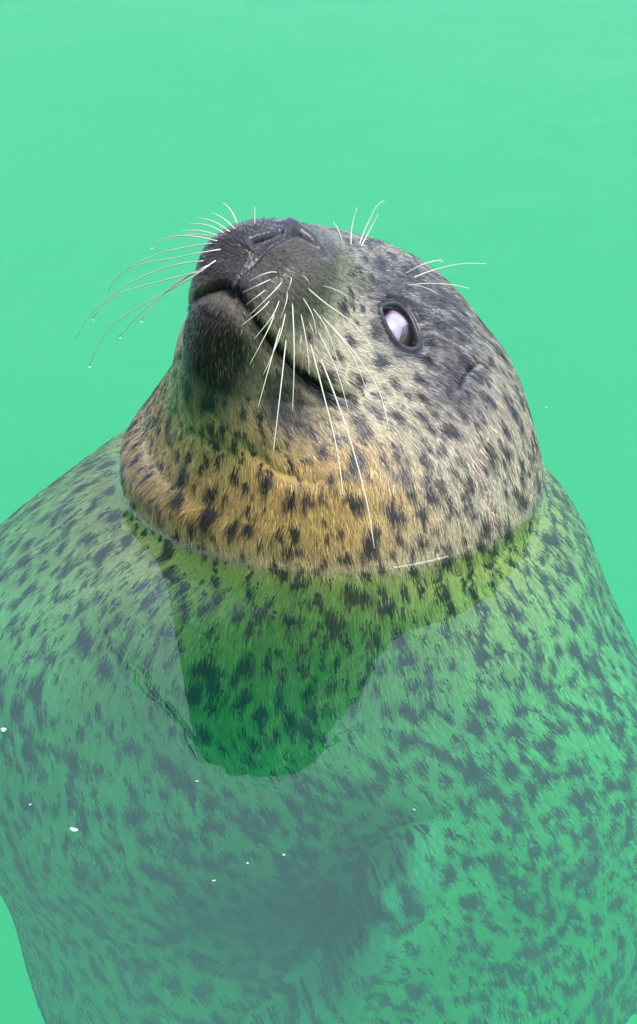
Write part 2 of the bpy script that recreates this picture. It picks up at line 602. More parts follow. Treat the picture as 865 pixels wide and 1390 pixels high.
# spots scattered over the coat, each with its own size and ragged outline
colw = np.linalg.norm(np.roll(R, -1, 1) - R, axis=2)
roww = np.linalg.norm(np.gradient(R, axis=0), axis=2)
cellw = (colw * roww).ravel()
FLR, RR = FLOW.reshape(R.shape), R
ii_all = np.repeat(np.arange(M), NT_)
inhead = VB[:, 2] > -10
dens = np.where(VB[:, 2] > -1100, 1.0, 0.0)
dens *= 1 - np.clip(full(sstep(Q[:, 0], 250, 310)) + A_nose, 0, 1)
dens *= 1 - .75 * ridge_m
dens *= 1 - .8 * full(gauss(np.linalg.norm((QS - np.array([215, 135, 60])) / np.array([45, 60, 45]), axis=1), 1))
cdf = np.cumsum(cellw * dens)
spot_f = np.full((M, NT_), -1.0)
acc_p, acc_r = np.zeros((0, 3)), np.zeros(0)
CHW = full(chin * 1.0 + under * .9)
for trial in range(20000):
    q = int(np.searchsorted(cdf, rng.random() * cdf[-1]))
    i0_, j0_ = divmod(q, NT_)
    p0 = VB[q]
    if inhead[q]:
        r = rng.choice([rng.uniform(9, 14), rng.uniform(5, 9), rng.uniform(2.5, 5)], p=[.3, .35, .35])
        r *= 1 + .35 * CHW[q]
        gap = 1.24 - .34 * CHW[q] - .22 * A_grey[q]
    else:
        r = rng.choice([rng.uniform(10, 17), rng.uniform(6, 10), rng.uniform(3, 6)], p=[.3, .38, .32])
        gap = 1.03 - .2 * belly[q] - .12 * sstep(p0[0], 100, 300)
        r *= 1 + .5 * belly[q]
    if len(acc_r) and (np.linalg.norm(acc_p - p0, axis=1) < gap * (acc_r + r)).any():
        continue
    acc_p = np.vstack([acc_p, p0])
    acc_r = np.append(acc_r, r)
    hi = int(math.ceil(2.4 * r / max(roww[i0_, j0_], .4)))
    hj = int(math.ceil(2.0 * r / max(colw[i0_, j0_], .3)))
    I = np.arange(max(i0_ - hi, 0), min(i0_ + hi + 1, M))
    J = np.arange(j0_ - min(hj, 255), j0_ + min(hj, 255) + 1) % NT_
    D3 = RR[np.ix_(I, J)] - p0
    f0 = FLR[i0_, j0_]
    al = D3 @ f0
    sd0 = np.cross(NRM[i0_, j0_], f0)
    cr = D3 @ sd0
    dp = D3 @ NRM[i0_, j0_]
    phi = np.arctan2(cr, al)
    ph1, ph2 = rng.uniform(0, 6.28, 2)
    wv_ = 1 + .20 * np.sin(2 * phi + ph1) + .16 * np.sin(3 * phi + ph2)
    d_ = np.sqrt((al / (1.3 if inhead[q] else 1.02)) ** 2 + cr ** 2 + (dp * .5) ** 2) / (r * wv_)
    ix = np.ix_(I, J)
    spot_f[ix] = np.maximum(spot_f[ix], 1 - d_)
spot_f = spot_f.ravel() * .9
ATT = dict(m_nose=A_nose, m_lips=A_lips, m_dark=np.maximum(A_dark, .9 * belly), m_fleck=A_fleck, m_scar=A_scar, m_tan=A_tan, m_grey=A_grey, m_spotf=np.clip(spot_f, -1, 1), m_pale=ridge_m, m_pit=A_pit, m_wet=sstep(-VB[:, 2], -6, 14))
TT = np.repeat(ts, NT_)
THV = np.tile(TH, M)
ringR = np.linalg.norm(R - R.mean(1, keepdims=True), axis=2).mean(1)
FUV = np.stack([THV * 2.2, TT / 100.0, np.zeros(nV)], 1)


def coat_nodes(nt, strand):
    """the coat's colour: cream to tan ground, soft-edged dark spots drawn out along the lie of the hair"""
    g = NT(nt)
    rest = g.attr("rest", True)
    flow = g.attr("flow", True)
    fuv = g.attr("fuv", True)
    A = {k: g.attr(k) for k in ATT}
    mp = g.vmath('MULTIPLY', fuv, (11.0, 1.6, 1.0))
    streak = g.noise(mp, 2.2, 3.0, 0.6)
    mp2 = g.vmath('MULTIPLY', fuv, (26.0, 2.6, 1.0))
    fine = g.noise(mp2, 2.4, 2.0, 0.6)
    if strand:
        off = g.math('MULTIPLY_ADD', g.attr("rnd"), 0.26, -0.13)
    else:
        off = g.math('MULTIPLY_ADD', g.math('ADD', streak, fine), 0.30, -0.30)
    p = g.vmath('ADD', rest, g.vmath('SCALE', flow, scale=off))
    warp = g.noise(p, 2.3, 2.0, 0.5, "Color")
    p = g.vmath('ADD', p, g.vmath('SCALE', g.vmath('SUBTRACT', warp, (0.5, 0.5, 0.5)), scale=0.55))
    jit = g.math('MULTIPLY_ADD', g.attr("rnd") if strand else g.math('MULTIPLY', g.math('ADD', streak, fine), 0.5), 0.72, -0.36)
    jit = g.math('MULTIPLY', jit, g.math('MULTIPLY_ADD', A["m_wet"], -.45, 1.0))
    sfield = g.math('ADD', A["m_spotf"], g.math('ADD', jit, g.math('MULTIPLY_ADD', g.noise(p, 7.0, 2.0), 0.5, -0.25)))
    spots = g.ramp(sfield, -0.20, 0.20)
    fl = g.noise(p, 9.0, 3.0, 0.65)
    flm = g.math('MULTIPLY', g.ramp(fl, 0.36, 0.54), A["m_fleck"])
    spots = g.math('MAXIMUM', spots, g.math('MULTIPLY', flm, 0.9))
    # ground colour
    big = g.noise(rest, 1.1, 2.0, 0.5)
    cream = g.mix(big, (0.33, 0.29, 0.18), (0.46, 0.41, 0.28))
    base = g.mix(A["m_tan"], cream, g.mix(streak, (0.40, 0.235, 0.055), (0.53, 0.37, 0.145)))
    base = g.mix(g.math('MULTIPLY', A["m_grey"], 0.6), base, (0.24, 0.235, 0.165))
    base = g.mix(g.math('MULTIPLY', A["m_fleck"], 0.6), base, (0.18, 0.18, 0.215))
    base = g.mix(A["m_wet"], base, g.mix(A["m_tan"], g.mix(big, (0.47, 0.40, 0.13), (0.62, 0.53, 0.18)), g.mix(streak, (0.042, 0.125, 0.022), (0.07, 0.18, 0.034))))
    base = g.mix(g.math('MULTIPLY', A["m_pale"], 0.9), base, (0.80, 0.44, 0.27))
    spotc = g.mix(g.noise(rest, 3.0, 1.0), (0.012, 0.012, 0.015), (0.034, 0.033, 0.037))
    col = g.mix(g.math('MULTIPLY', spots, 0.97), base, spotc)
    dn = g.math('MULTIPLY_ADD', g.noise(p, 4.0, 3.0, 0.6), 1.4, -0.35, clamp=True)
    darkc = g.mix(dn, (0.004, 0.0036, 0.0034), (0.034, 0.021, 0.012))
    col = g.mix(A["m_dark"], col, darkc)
    if strand:
        pale = g.math('MULTIPLY', g.math('GREATER_THAN', g.attr("rnd"), 0.86), A["m_dark"])
        col = g.mix(g.math('MULTIPLY', pale, 0.45), col, (0.16, 0.13, 0.10))
    col = g.mix(g.math('MULTIPLY', A["m_lips"], 0.8), col, (0.010, 0.009, 0.009))
    scn = g.ramp(g.noise(rest, 16.0, 2.0), 0.42, 0.58)
    col = g.mix(g.math('MULTIPLY', A["m_scar"], 0.85), col, g.mix(scn, (0.16, 0.085, 0.05), (0.62, 0.52, 0.40)))
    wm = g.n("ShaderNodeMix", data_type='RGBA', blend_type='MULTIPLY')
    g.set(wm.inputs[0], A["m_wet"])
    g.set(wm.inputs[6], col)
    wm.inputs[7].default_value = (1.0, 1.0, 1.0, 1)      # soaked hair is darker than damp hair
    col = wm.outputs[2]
    # single hairs differ a little
    hair = g.math('MULTIPLY_ADD', fine, g.math('MULTIPLY_ADD', A["m_wet"], -.6, 1.1), g.math('MULTIPLY_ADD', A["m_wet"], .3, .45))
    if strand:
        vr = g.math('MULTIPLY_ADD', A["m_wet"], -.55, 1.0)
        hair = g.math('MULTIPLY', hair, g.math('MULTIPLY_ADD', g.math('SUBTRACT', g.attr("rnd"), 0.5), vr, 1.0))
    hs = g.n("ShaderNodeHueSaturation")
    g.set(hs.inputs["Value"], hair)
    g.set(hs.inputs["Color"], col)
    col = hs.outputs[0]
    skin = g.mix(g.noise(rest, 22.0, 2.0), (0.012, 0.012, 0.015), (0.030, 0.030, 0.036))
    col = g.mix(A["m_nose"], col, skin)
    col = g.mix(A["m_pit"], col, (0.006, 0.006, 0.007))
    return g, col, fine, A


def coat_material(name, strand):
    m, nt, b = material(name)
    g, col, fine, A = coat_nodes(nt, strand)
    g.set(b.inputs["Base Color"], col)
    b.inputs["Roughness"].default_value = 0.5
    b.inputs["Specular IOR Level"].default_value = 0.18
    b.inputs["Coat Weight"].default_value = 0.8          # film of water on the hair
    b.inputs["Coat IOR"].default_value = 1.333
    b.inputs["Coat Roughness"].default_value = 0.17
    if not strand:
        g.set(b.inputs["Roughness"], g.math('MULTIPLY_ADD', A["m_nose"], -0.04, 0.36))
        bp = g.n("ShaderNodeBump")
        bp.inputs["Strength"].default_value = 0.5
        bp.inputs["Distance"].default_value = 0.0008
        pores = g.noise(g.attr("rest", True), 26.0, 3.0, 0.6)
        mx = g.n("ShaderNodeMix", data_type='FLOAT')
        g.set(mx.inputs[0], A["m_nose"])
        g.set(mx.inputs[2], fine)
        g.set(mx.inputs[3], pores)
        g.set(bp.inputs["Height"], mx.outputs[0])
        g.set(b.inputs["Normal"], bp.outputs[0])
    return m


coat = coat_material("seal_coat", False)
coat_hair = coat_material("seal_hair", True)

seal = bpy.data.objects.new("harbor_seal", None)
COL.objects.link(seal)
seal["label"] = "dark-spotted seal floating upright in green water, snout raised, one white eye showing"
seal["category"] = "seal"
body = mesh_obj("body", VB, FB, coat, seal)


def set_attrs(o, rest, flow, fuv, att):
    add_attr(o, "rest", rest)
    add_attr(o, "flow", flow)
    add_attr(o, "fuv", fuv)
    for k, v in att.items():
        add_attr(o, k, v)


set_attrs(body, VB / 100.0, FLOW, FUV, ATT)


# does the ring angle grow along cross(normal, hair direction) or against it
_s = np.cross(NRM, FLOW.reshape(R.shape))
TUFT_SIGN = float(np.sign((_s * (np.roll(R, -1, 1) - R)).sum()))


def strands(name, P, N, FL, FU, F, att, weight, count, length, width, parent):
    """short hairs lying along the coat, each a tapered strip rooted on the skin"""
    a, b_, c, d = (P[F[:, i]] for i in range(4))
    area = np.linalg.norm(np.cross(c - a, d - b_), axis=1) / 2
    w = area * weight[F].mean(1)
    cdf = np.cumsum(w)
    fi = np.searchsorted(cdf, rng.random(count) * cdf[-1])
    u, v = rng.random((2, count, 1))
    W = np.concatenate([(1 - u) * (1 - v), (1 - u) * v, u * v, u * (1 - v)], 1)     # a, a+ring, ...

    def ip(X):
        f = F[fi]
        if X.ndim == 1:
            return (X[f] * W).sum(1)
        return (X[f] * W[:, :, None]).sum(1)
    p, n, fl, fu = ip(P), ip(N), ip(FL), ip(FU)
    n /= np.linalg.norm(n, axis=1, keepdims=True)
    seam = np.ptp(FU[F[fi]][:, :, 0], axis=1) > 1
    fu[seam] = FU[F[fi[seam], 0]]
    side = np.cross(n, fl)
    swirl = 0.22 * np.sin(p[:, 0] * .031 + p[:, 2] * .023) + 0.16 * np.sin(p[:, 1] * .05 - p[:, 2] * .041 + 2)
    ang = (rng.normal(0, 0.10, count) + swirl * .25)[:, None]
    f = fl * np.cos(ang) + side * np.sin(ang)
    f -= n * (f * n).sum(1, keepdims=True)
    f /= np.linalg.norm(f, axis=1, keepdims=True)
    side = np.cross(n, f)
    roll = rng.normal(0, 0.35, count)[:, None]
    wv = side * np.cos(roll) + n * np.sin(roll)
    Ls = (ip(length) * rng.uniform(0.65, 1.3, count))[:, None]
    wd = (ip(width) * rng.uniform(0.7, 1.3, count))[:, None]
    lift = rng.uniform(0.25, 1.1, count)[:, None]
    bend = side * (rng.normal(0, .06, count)[:, None] * Ls)
    # wet hair draws together into small tufts: tips lean towards the middle of their tuft
    rad_ = np.interp(fu[:, 1] * 100.0, ts, ringR)
    row = np.floor(fu[:, 1] * 100.0 / 19.0 + 0.35 * np.sin(fu[:, 0] * 9.0))
    cw = 5.5
    cpos = fu[:, 0] / 2.2 * rad_ / cw + np.sin(row * 12.9898) * 43758.5453 % 1.0
    fr = cpos - np.floor(cpos) - .5
    dirs = np.sign((side * np.cross(n, fl)).sum(1))
    tuft = (-fr * cw * np.clip(p[:, 2] / 40.0, .25, 1) * .85 * dirs * TUFT_SIGN)[:, None] * side
    r0 = p - n * 0.6
    r1 = p + f * Ls * .5 + n * (0.5 * lift + .3)
    r1 = r1 + tuft * .45
    r2 = p + f * Ls + n * lift * .9 + bend + tuft
    V = np.stack([r0 - wv * wd * .5, r0 + wv * wd * .5, r1 - wv * wd * .42, r1 + wv * wd * .42, r2], 1).reshape(-1, 3)
    k = (np.arange(count) * 5)[:, None]
    T = np.concatenate([k + np.array([[0, 3, 1]]), k + np.array([[0, 2, 3]]), k + np.array([[2, 4, 3]])], 1).reshape(-1, 3)
    o = mesh_obj(name, V, T, coat_hair, parent)
    r5 = lambda X: np.repeat(X, 5, axis=0)
    set_attrs(o, r5(p / 100.0), r5(fl), r5(fu), {q: r5(ip(z)) for q, z in att.items()})
    add_attr(o, "rnd", r5(rng.random(count)))
    nj = n + rng.normal(0, 0.09, (count, 3)) - 0.06 * f
    nj /= np.linalg.norm(nj, axis=1, keepdims=True)
    o.data.normals_split_custom_set_from_vertices(r5(nj).tolist())       # flat-lying wet hair shades like the coat
    o["kind"] = "stuff"
    return o


facing = NB @ TOCAM
wgt = np.where(VB[:, 2] > 0, 1.0, np.where(VB[:, 2] > -900, 0.34, 0.0)) * sstep(facing, -0.5, -0.2)
wgt *= 1 - np.clip(A_nose * 1.2, 0, 1)
wgt *= 1 - full(sstep(md, 5, 3) * (Q[:, 0] > 200))
wgt *= 1 - .45 * full(muz)
wgt *= 1 - full(sstep(ed, 12, 7))
wgt *= 1 - .9 * full(sstep(rootd, 6.5, 3.5))
hlen = np.where(VB[:, 2] > 0, 18.0, 17.0) * (1 - .45 * full(muz)) * (1 - .35 * full(gauss(r_e, 80)))
hwid = np.where(VB[:, 2] > 0, 0.95, 1.25) * (1 - .2 * full(muz))
strands("fur_coat", VB, NB, FLOW, FUV, FB, ATT, wgt, 270000, hlen, hwid, seal)

# ------------------------------------------------------------------ seal: eyes
def to_world_dir(d):
    return d[0] * HA + d[1] * HL + d[2] * HV


def eye_material():
    m, nt, b = material("eyeball")
    g = NT(nt)
    gz = g.attr("gaze")                       # angle from the middle of the iris
    loc = g.attr("eloc", True)
    white = g.mix(g.noise(loc, 1.2, 2.0), (0.30, 0.26, 0.36), (0.36, 0.32, 0.40))
    vein = g.ramp(g.noise(loc, 3.0, 4.0, 0.7), 0.50, 0.66)
    col = g.mix(g.math('MULTIPLY', vein, 0.5), white, (0.42, 0.20, 0.22))
    iris = g.mix(g.noise(loc, 5.0, 2.0), (0.004, 0.003, 0.003), (0.016, 0.012, 0.010))
    jit = g.math('MULTIPLY_ADD', g.noise(loc, 2.2, 2.0), 0.16, -0.08)
    f = g.ramp(g.math('ADD', gz, jit), 0.60, 0.52)
    col = g.mix(f, col, iris)
    rim = g.math('MULTIPLY', g.ramp(gz, 0.80, 0.58), 0.35)
    col = g.mix(rim, col, (0.10, 0.06, 0.06))
    col = g.mix(g.ramp(g.attr("corner"), 0.40, 0.62), col, (0.012, 0.010, 0.012))
    g.set(b.inputs["Base Color"], col)
    b.inputs["Roughness"].default_value = 0.12
    b.inputs["Coat Weight"].default_value = 1.0
    b.inputs["Coat Roughness"].default_value = 0.02
    return m


eye_mat = eye_material()


def make_eye(side):
    rad = 36.0
    nu, nv_ = 64, 40
    cen = eC - eN * (rad - 2.5) - 3.0 * e2 * 0
    P_ = []
    for i in range(nv_ + 1):
        a = math.pi * i / nv_
        for j in range(nu):
            b_ = 2 * math.pi * j / nu
            P_.append(math.cos(a) * eN + math.sin(a) * (math.cos(b_) * e1 + math.sin(b_) * e2))
    D_ = np.array(P_)
    loc = cen + D_ * rad
    gdir = eN * 0.80 + e1 * 0.66 - e2 * 0.02
    gdir /= np.linalg.norm(gdir)
    gz = np.arccos(np.clip(D_ @ gdir, -1, 1))
    if side < 0:
        loc = loc * np.array([1, -1, 1])
        loc[:, 1] += 2 * L0 * sstep(loc[:, 0], 200, 330)
    W_ = lean(HC + loc[:, :1] * HA + loc[:, 1:2] * HL + loc[:, 2:] * HV)
    F_ = []
    for i in range(nv_):
        for j in range(nu):
            F_.append((i * nu + j, i * nu + (j + 1) % nu, (i + 1) * nu + (j + 1) % nu, (i + 1) * nu + j))
    o = mesh_obj("eye", W_, np.array(F_), eye_mat, seal)
    add_attr(o, "gaze", gz)
    add_attr(o, "corner", D_ @ (-e1 * .95 + e2 * .0))
    add_attr(o, "eloc", D_ * 2.0)
    return o


make_eye(1)["label"] = "half-closed eye showing mostly bluish white with dark iris at lower corner"
make_eye(-1)

# ------------------------------------------------------------------ seal: whiskers
m_wh, nt, b = material("whisker_hair")
b.inputs["Base Color"].default_value = (0.62, 0.62, 0.46, 1)
b.inputs["Roughness"].default_value = 0.35
b.inputs["Subsurface Weight"].default_value = 0.0
m_wt, nt, b = material("whisker_hair_tan")
b.inputs["Base Color"].default_value = (0.66, 0.60, 0.44, 1)
b.inputs["Roughness"].default_value = 0.35

def smooth_line(pts, n):
    pts = np.asarray(pts, float)
    if len(pts) == 2:
        pts = np.array([pts[0], (pts[0] + pts[1]) / 2, pts[1]])
    t = np.concatenate([[0], np.cumsum(np.linalg.norm(np.diff(pts, axis=0), axis=1))])
    h = np.diff(t)[:, None]
    d = np.diff(pts, axis=0) / h
    mm = np.zeros_like(pts)
    mm[1:-1] = (d[:-1] * h[1:] + d[1:] * h[:-1]) / (h[1:] + h[:-1])
    mm[0] = 1.5 * d[0] - .5 * mm[1]
    mm[-1] = 1.5 * d[-1] - .5 * mm[-2]
    q = np.linspace(0, t[-1], n)
    i = np.clip(np.searchsorted(t, q, side='right') - 1, 0, len(t) - 2)
    x = ((q - t[i]) / h[i, 0])[:, None]
    hh = h[i]
    return ((2 * x**3 - 3 * x**2 + 1) * pts[i] + (x**3 - 2 * x**2 + x) * hh * mm[i] + (-2 * x**3 + 3 * x**2) * pts[i + 1]
            + (x**3 - x**2) * hh * mm[i + 1])


def tube(name, pts, r0, r1, mat, parent, n=18, k=6, power=1.0):
    L_ = smooth_line(pts, n)
    T = np.gradient(L_, axis=0)
    T /= np.linalg.norm(T, axis=1, keepdims=True)
    ref = TOCAM
    X = np.cross(T, ref)
    X /= np.linalg.norm(X, axis=1, keepdims=True) + 1e-9
    Y = np.cross(T, X)
    s = np.linspace(0, 1, n) ** power
    rr = r0 + (r1 - r0) * s
    an = np.linspace(0, 2 * math.pi, k, endpoint=False)
    V = (L_[:, None] + rr[:, None, None] * (X[:, None] * np.cos(an)[None, :, None] + Y[:, None] * np.sin(an)[None, :, None])).reshape(-1, 3)
    F = []
    for i in range(n - 1):
        for j in range(k):
            F.append((i * k + j, i * k + (j + 1) % k, (i + 1) * k + (j + 1) % k, (i + 1) * k + j))
    F.append(tuple(range(k))[::-1])
    F.append(tuple((n - 1) * k + j for j in range(k)))
    return mesh_obj(name, V, F, mat, parent)


def wpts(w):
    return [lean(head(*q)) for q in w]


for w in WH_LEFT:
    ln = np.linalg.norm(np.diff(np.array(w, float), axis=0), axis=1).sum()
    r = 0.6 + min(ln / 330.0, 1) * 0.85
    tube("whisker", wpts(w), r, r * .45, m_wh, seal)
for w in WH_RIGHT:
    tube("whisker", wpts(w), 0.95, .4, m_wt, seal)
for w in WH_BROW:
    tube("whisker", wpts(w), 0.8, .35, m_wh, seal)

# ------------------------------------------------------------------ seal: flippers
def flipper(name, path, widths, thick, flat, parent, spot=.4):
    """flattened limb along a path; flat is the direction the broad side faces"""
    n, k = 70, 48
    L_ = smooth_line(path, n)
    s = np.linspace(0, 1, n)
    wd = np.interp(s, np.linspace(0, 1, len(widths)), widths)
    th = np.interp(s, np.linspace(0, 1, len(thick)), thick)
    T = np.gradient(L_, axis=0)
    T /= np.linalg.norm(T, axis=1, keepdims=True)
    fl = np.asarray(flat, float)
    X = np.cross(T, fl)
    X /= np.linalg.norm(X, axis=1, keepdims=True)
    Y = np.cross(X, T)
    an = np.linspace(0, 2 * math.pi, k, endpoint=False)
    c, sn = np.cos(an), np.sin(an)
    toes = 1 + 0.10 * np.sin(np.linspace(-1, 1, k))[None] * 0
    off = (X[:, None] * (wd[:, None] * c[None] * toes)[..., None] + Y[:, None] * (th[:, None] * np.sign(sn) * np.abs(sn) ** .8 *
           (1 + .10 * np.cos(c * 14)[None] * sstep(s, .3, .9)[:, None]))[..., None])
    G = L_[:, None] + off
    V = G.reshape(-1, 3)
    i0 = (np.arange(n - 1)[:, None] * k + np.arange(k)[None]).ravel()
    i1 = (np.arange(n - 1)[:, None] * k + (np.arange(k)[None] + 1) % k).ravel()
    F = np.stack([i0, i0 + k, i1 + k, i1], 1)
    o = mesh_obj(name, V, F, coat, parent)
    FLv = np.repeat(T, k, axis=0)
    nn = n * k
    fu = np.stack([np.tile(an * 1.4, n), np.repeat(s * 3, k), np.zeros(nn)], 1)
    att = {q: np.zeros(nn) for q in ATT}
    att["m_spotf"] = np.full(nn, -1.0)
    att["m_wet"] = np.ones(nn)
    set_attrs(o, V / 100.0, FLv, fu, att)
    return o


flipper("fore_flipper", [(380, -90, -840), (450, -130, -900), (490, -150, -1010), (480, -150, -1180), (460, -140, -1260)],
        [60, 78, 92, 86, 30], [30, 34, 30, 20, 5], (0.8, -0.6, 0.15), seal, .38)
flipper("fore_flipper", [(-320, -90, -860), (-385, -130, -920), (-420, -150, -1030), (-410, -150, -1190), (-390, -140, -1270)],
        [60, 78, 92, 86, 30], [30, 34, 30, 20, 5], (-0.8, -0.6, 0.15), seal, .45)
for sx in (-1, 1):
    flipper("hind_flipper", [(sx * 35, 5, -2450), (sx * 75, 0, -2620), (sx * 120, -10, -2800), (sx * 150, -20, -2960), (sx * 160, -20, -3010)],
            [35, 50, 80, 110, 60], [30, 24, 18, 12, 4], (0.1 * sx, -1, 0), seal, .45)
flipper("tail", [(0, 40, -2450), (0, 52, -2560), (0, 60, -2660), (0, 62, -2690)], [26, 26, 20, 6], [14, 12, 8, 3], (0, -1, 0), seal, .4)

# ------------------------------------------------------------------ water
def water_material():
    m = bpy.data.materials.new("pool_water")
    m.use_nodes = True
    nt = m.node_tree
    nt.nodes.clear()
    g = NT(nt)
    out = g.n("ShaderNodeOutputMaterial")
    fr = g.n("ShaderNodeFresnel")
    fr.inputs["IOR"].default_value = 1.36
    tr = g.n("ShaderNodeBsdfTransparent")
    gl = g.n("ShaderNodeBsdfGlossy")
    gl.inputs["Roughness"].default_value = 0.0
    geo = g.n("ShaderNodeNewGeometry")
    n0 = g.noise(geo.outputs["Position"], 1.1, 1.0)
    n1 = g.math('MULTIPLY_ADD', n0, 7.0, g.noise(geo.outputs["Position"], 5.0, 1.0))
    n2 = g.noise(geo.outputs["Position"], 21.0, 1.0)
    bp = g.n("ShaderNodeBump")
    bp.inputs["Strength"].default_value = 1.0
    bp.inputs["Distance"].default_value = 0.0016
    g.set(bp.inputs["Height"], g.math('MULTIPLY_ADD', n2, 0.3, n1))
    g.set(gl.inputs["Normal"], bp.outputs[0])
    g.set(fr.inputs["Normal"], bp.outputs[0])
    mx = g.n("ShaderNodeMixShader")
    g.set(mx.inputs[0], fr.outputs[0])
    g.set(mx.inputs[1], tr.outputs[0])
    g.set(mx.inputs[2], gl.outputs[0])
    g.set(out.inputs["Surface"], mx.outputs[0])
    ab = g.n("ShaderNodeVolumeAbsorption")
    ab.inputs["Color"].default_value = (0.0, 0.986, 0.925, 1)
    ab.inputs["Density"].default_value = 5.0
    vs = g.n("ShaderNodeVolumeScatter")
    vs.inputs["Color"].default_value = (0.15, 1.0, 0.95, 1)
    vs.inputs["Density"].default_value = 0.27
    ad = g.n("ShaderNodeAddShader")
    g.set(ad.inputs[0], ab.outputs[0])
    g.set(ad.inputs[1], vs.outputs[0])
    g.set(out.inputs["Volume"], ad.outputs[0])
    return m


PX, PY0, PY1, DEEP = 16000.0, -16000.0, 20000.0, 3600.0   # pool half width, near, far, depth

# contour of the neck at the water level, then rings of surface around it that climb the fur a little
cont = []
for j in range(NT_):
    z = R[:, j, 2]
    k = np.nonzero((z[:-1] > 0) & (z[1:] <= 0))[0][-1]
    f = z[k] / (z[k] - z[k + 1])
    cont.append(R[k, j] * (1 - f) + R[k + 1, j] * f)
cont = np.array(cont)[:, :2]
tang = np.roll(cont, -1, 0) - np.roll(cont, 1, 0)
nrm2 = np.stack([tang[:, 1], -tang[:, 0]], 1)
nrm2 /= np.linalg.norm(nrm2, axis=1, keepdims=True)
cc = cont.mean(0)
if ((cont - cc) * nrm2).sum() < 0:
    nrm2 = -nrm2
wob = 1 + .2 * np.sin(TH * 7 + 1) + .1 * np.sin(TH * 17) + .05 * np.sin(TH * 41 + 2)
offs = [-6, 0, 1, 2, 3, 4.5, 6.5, 9, 12, 16, 22, 32, 50, 90, 180, 400, 900, 2000]
Wv, Wf = [np.array([[cc[0], cc[1], 0]])], []
for d in offs:
    xy = cont + nrm2 * d if d <= 90 else (cc + (cont + nrm2 * 90 - cc) * (1 + (d - 90) / 300.0))
    h = np.clip(4.0 * wob, 2, 6) * math.exp(-max(d, 0) / 2.6) if d < 60 else np.zeros(NT_)
    Wv.append(np.stack([xy[:, 0], xy[:, 1], h + np.zeros(NT_)], 1))
x0, x1, y0, y1 = -PX + 4, PX - 4, PY0 + 4, PY1 - 4
dr = cont - cc
with np.errstate(divide='ignore'):
    tx = np.where(dr[:, 0] > 0, (x1 - cc[0]) / dr[:, 0], (x0 - cc[0]) / dr[:, 0])
    ty = np.where(dr[:, 1] > 0, (y1 - cc[1]) / dr[:, 1], (y0 - cc[1]) / dr[:, 1])
tt = np.minimum(np.abs(tx), np.abs(ty))
rim = cc + dr * tt[:, None]
for cx_, cy_ in ((x0, y0), (x1, y0), (x1, y1), (x0, y1)):
    rim[np.argmin(((rim - np.array([cx_, cy_])) ** 2).sum(1))] = (cx_, cy_)
Wv.append(np.column_stack([rim, np.zeros(NT_)]))
Wv.append(np.column_stack([rim, np.zeros(NT_)]))
Wv.append(np.column_stack([rim, np.full(NT_, -DEEP - 40)]))
Wv.append(np.array([[cc[0], cc[1], -DEEP - 40]]))
nr_ = len(offs) + 1
for j in range(NT_):
    j2 = (j + 1) % NT_
    Wf.append((0, 1 + j, 1 + j2))
    for r in range(nr_ - 1):
        a = 1 + r * NT_
        Wf.append((a + j, a + NT_ + j, a + NT_ + j2, a + j2))
    a = 1 + nr_ * NT_
    Wf.append((a + j, a + NT_ + j, a + NT_ + j2, a + j2))
    Wf.append((a + NT_ + j2, a + NT_ + j, a + 2 * NT_))
Wv = np.concatenate(Wv)
# outward faces
a_, b_, c_ = (Wv[i] for i in Wf[0])
if np.cross(b_ - a_, c_ - a_)[2] < 0:
    Wf = [f[::-1] for f in Wf]
water = mesh_obj("water", Wv, Wf, water_material())
water["kind"] = "structure"

# ------------------------------------------------------------------ pool and ground
def slab(name, x0, x1, y0, y1, z0, z1, mat):
    V = [(x, y, z) for z in (z0, z1) for y in (y0, y1) for x in (x0, x1)]
    F = [(0, 2, 3, 1), (4, 5, 7, 6), (0, 1, 5, 4), (2, 6, 7, 3), (0, 4, 6, 2), (1, 3, 7, 5)]
    o = mesh_obj(name, V, F, mat, None, False)
    o["kind"] = "structure"
    return o


m_pool, nt, b = material("pool_paint")
g = NT(nt)
geo = g.n("ShaderNodeNewGeometry")
pn = g.noise(geo.outputs["Position"], 0.8, 4.0, 0.6)
g.set(b.inputs["Base Color"], g.mix(pn, (0.035, 0.47, 0.43), (0.05, 0.52, 0.48)))
b.inputs["Roughness"].default_value = 0.7
m_deck, nt, b = material("pool_deck_concrete")
g = NT(nt)
geo = g.n("ShaderNodeNewGeometry")
g.set(b.inputs["Base Color"], g.mix(g.noise(geo.outputs["Position"], 3.0, 5.0, 0.6), (0.26, 0.25, 0.23), (0.36, 0.35, 0.32)))
b.inputs["Roughness"].default_value = 0.85
slab("pool_floor", -PX, PX, PY0, PY1, -DEEP - 400, -DEEP, m_pool)
slab("pool_wall", -PX - 600, -PX, PY0 - 600, PY1 + 600, -DEEP - 400, 500, m_pool)
slab("pool_wall", PX, PX + 600, PY0 - 600, PY1 + 600, -DEEP - 400, 500, m_pool)
slab("pool_wall", -PX, PX, PY0 - 600, PY0, -DEEP - 400, 500, m_pool)
slab("pool_wall", -PX, PX, PY1, PY1 + 600, -DEEP - 400, 500, m_pool)
m_brick, nt, b = material("dark_wall")
g = NT(nt)
geo = g.n("ShaderNodeNewGeometry")
g.set(b.inputs["Base Color"], g.mix(g.noise(geo.outputs["Position"], 2.0, 4.0, 0.6), (0.05, 0.042, 0.036), (0.11, 0.09, 0.075)))
b.inputs["Roughness"].default_value = 0.8
slab("enclosure_wall", -19000, 3500, -10600, -9800, -DEEP, 12500, m_brick)     # the building the seal is watched from
slab("enclosure_wall", -12800, -12000, -9800, 2000, -DEEP, 9000, m_brick)
B = 1.2e6
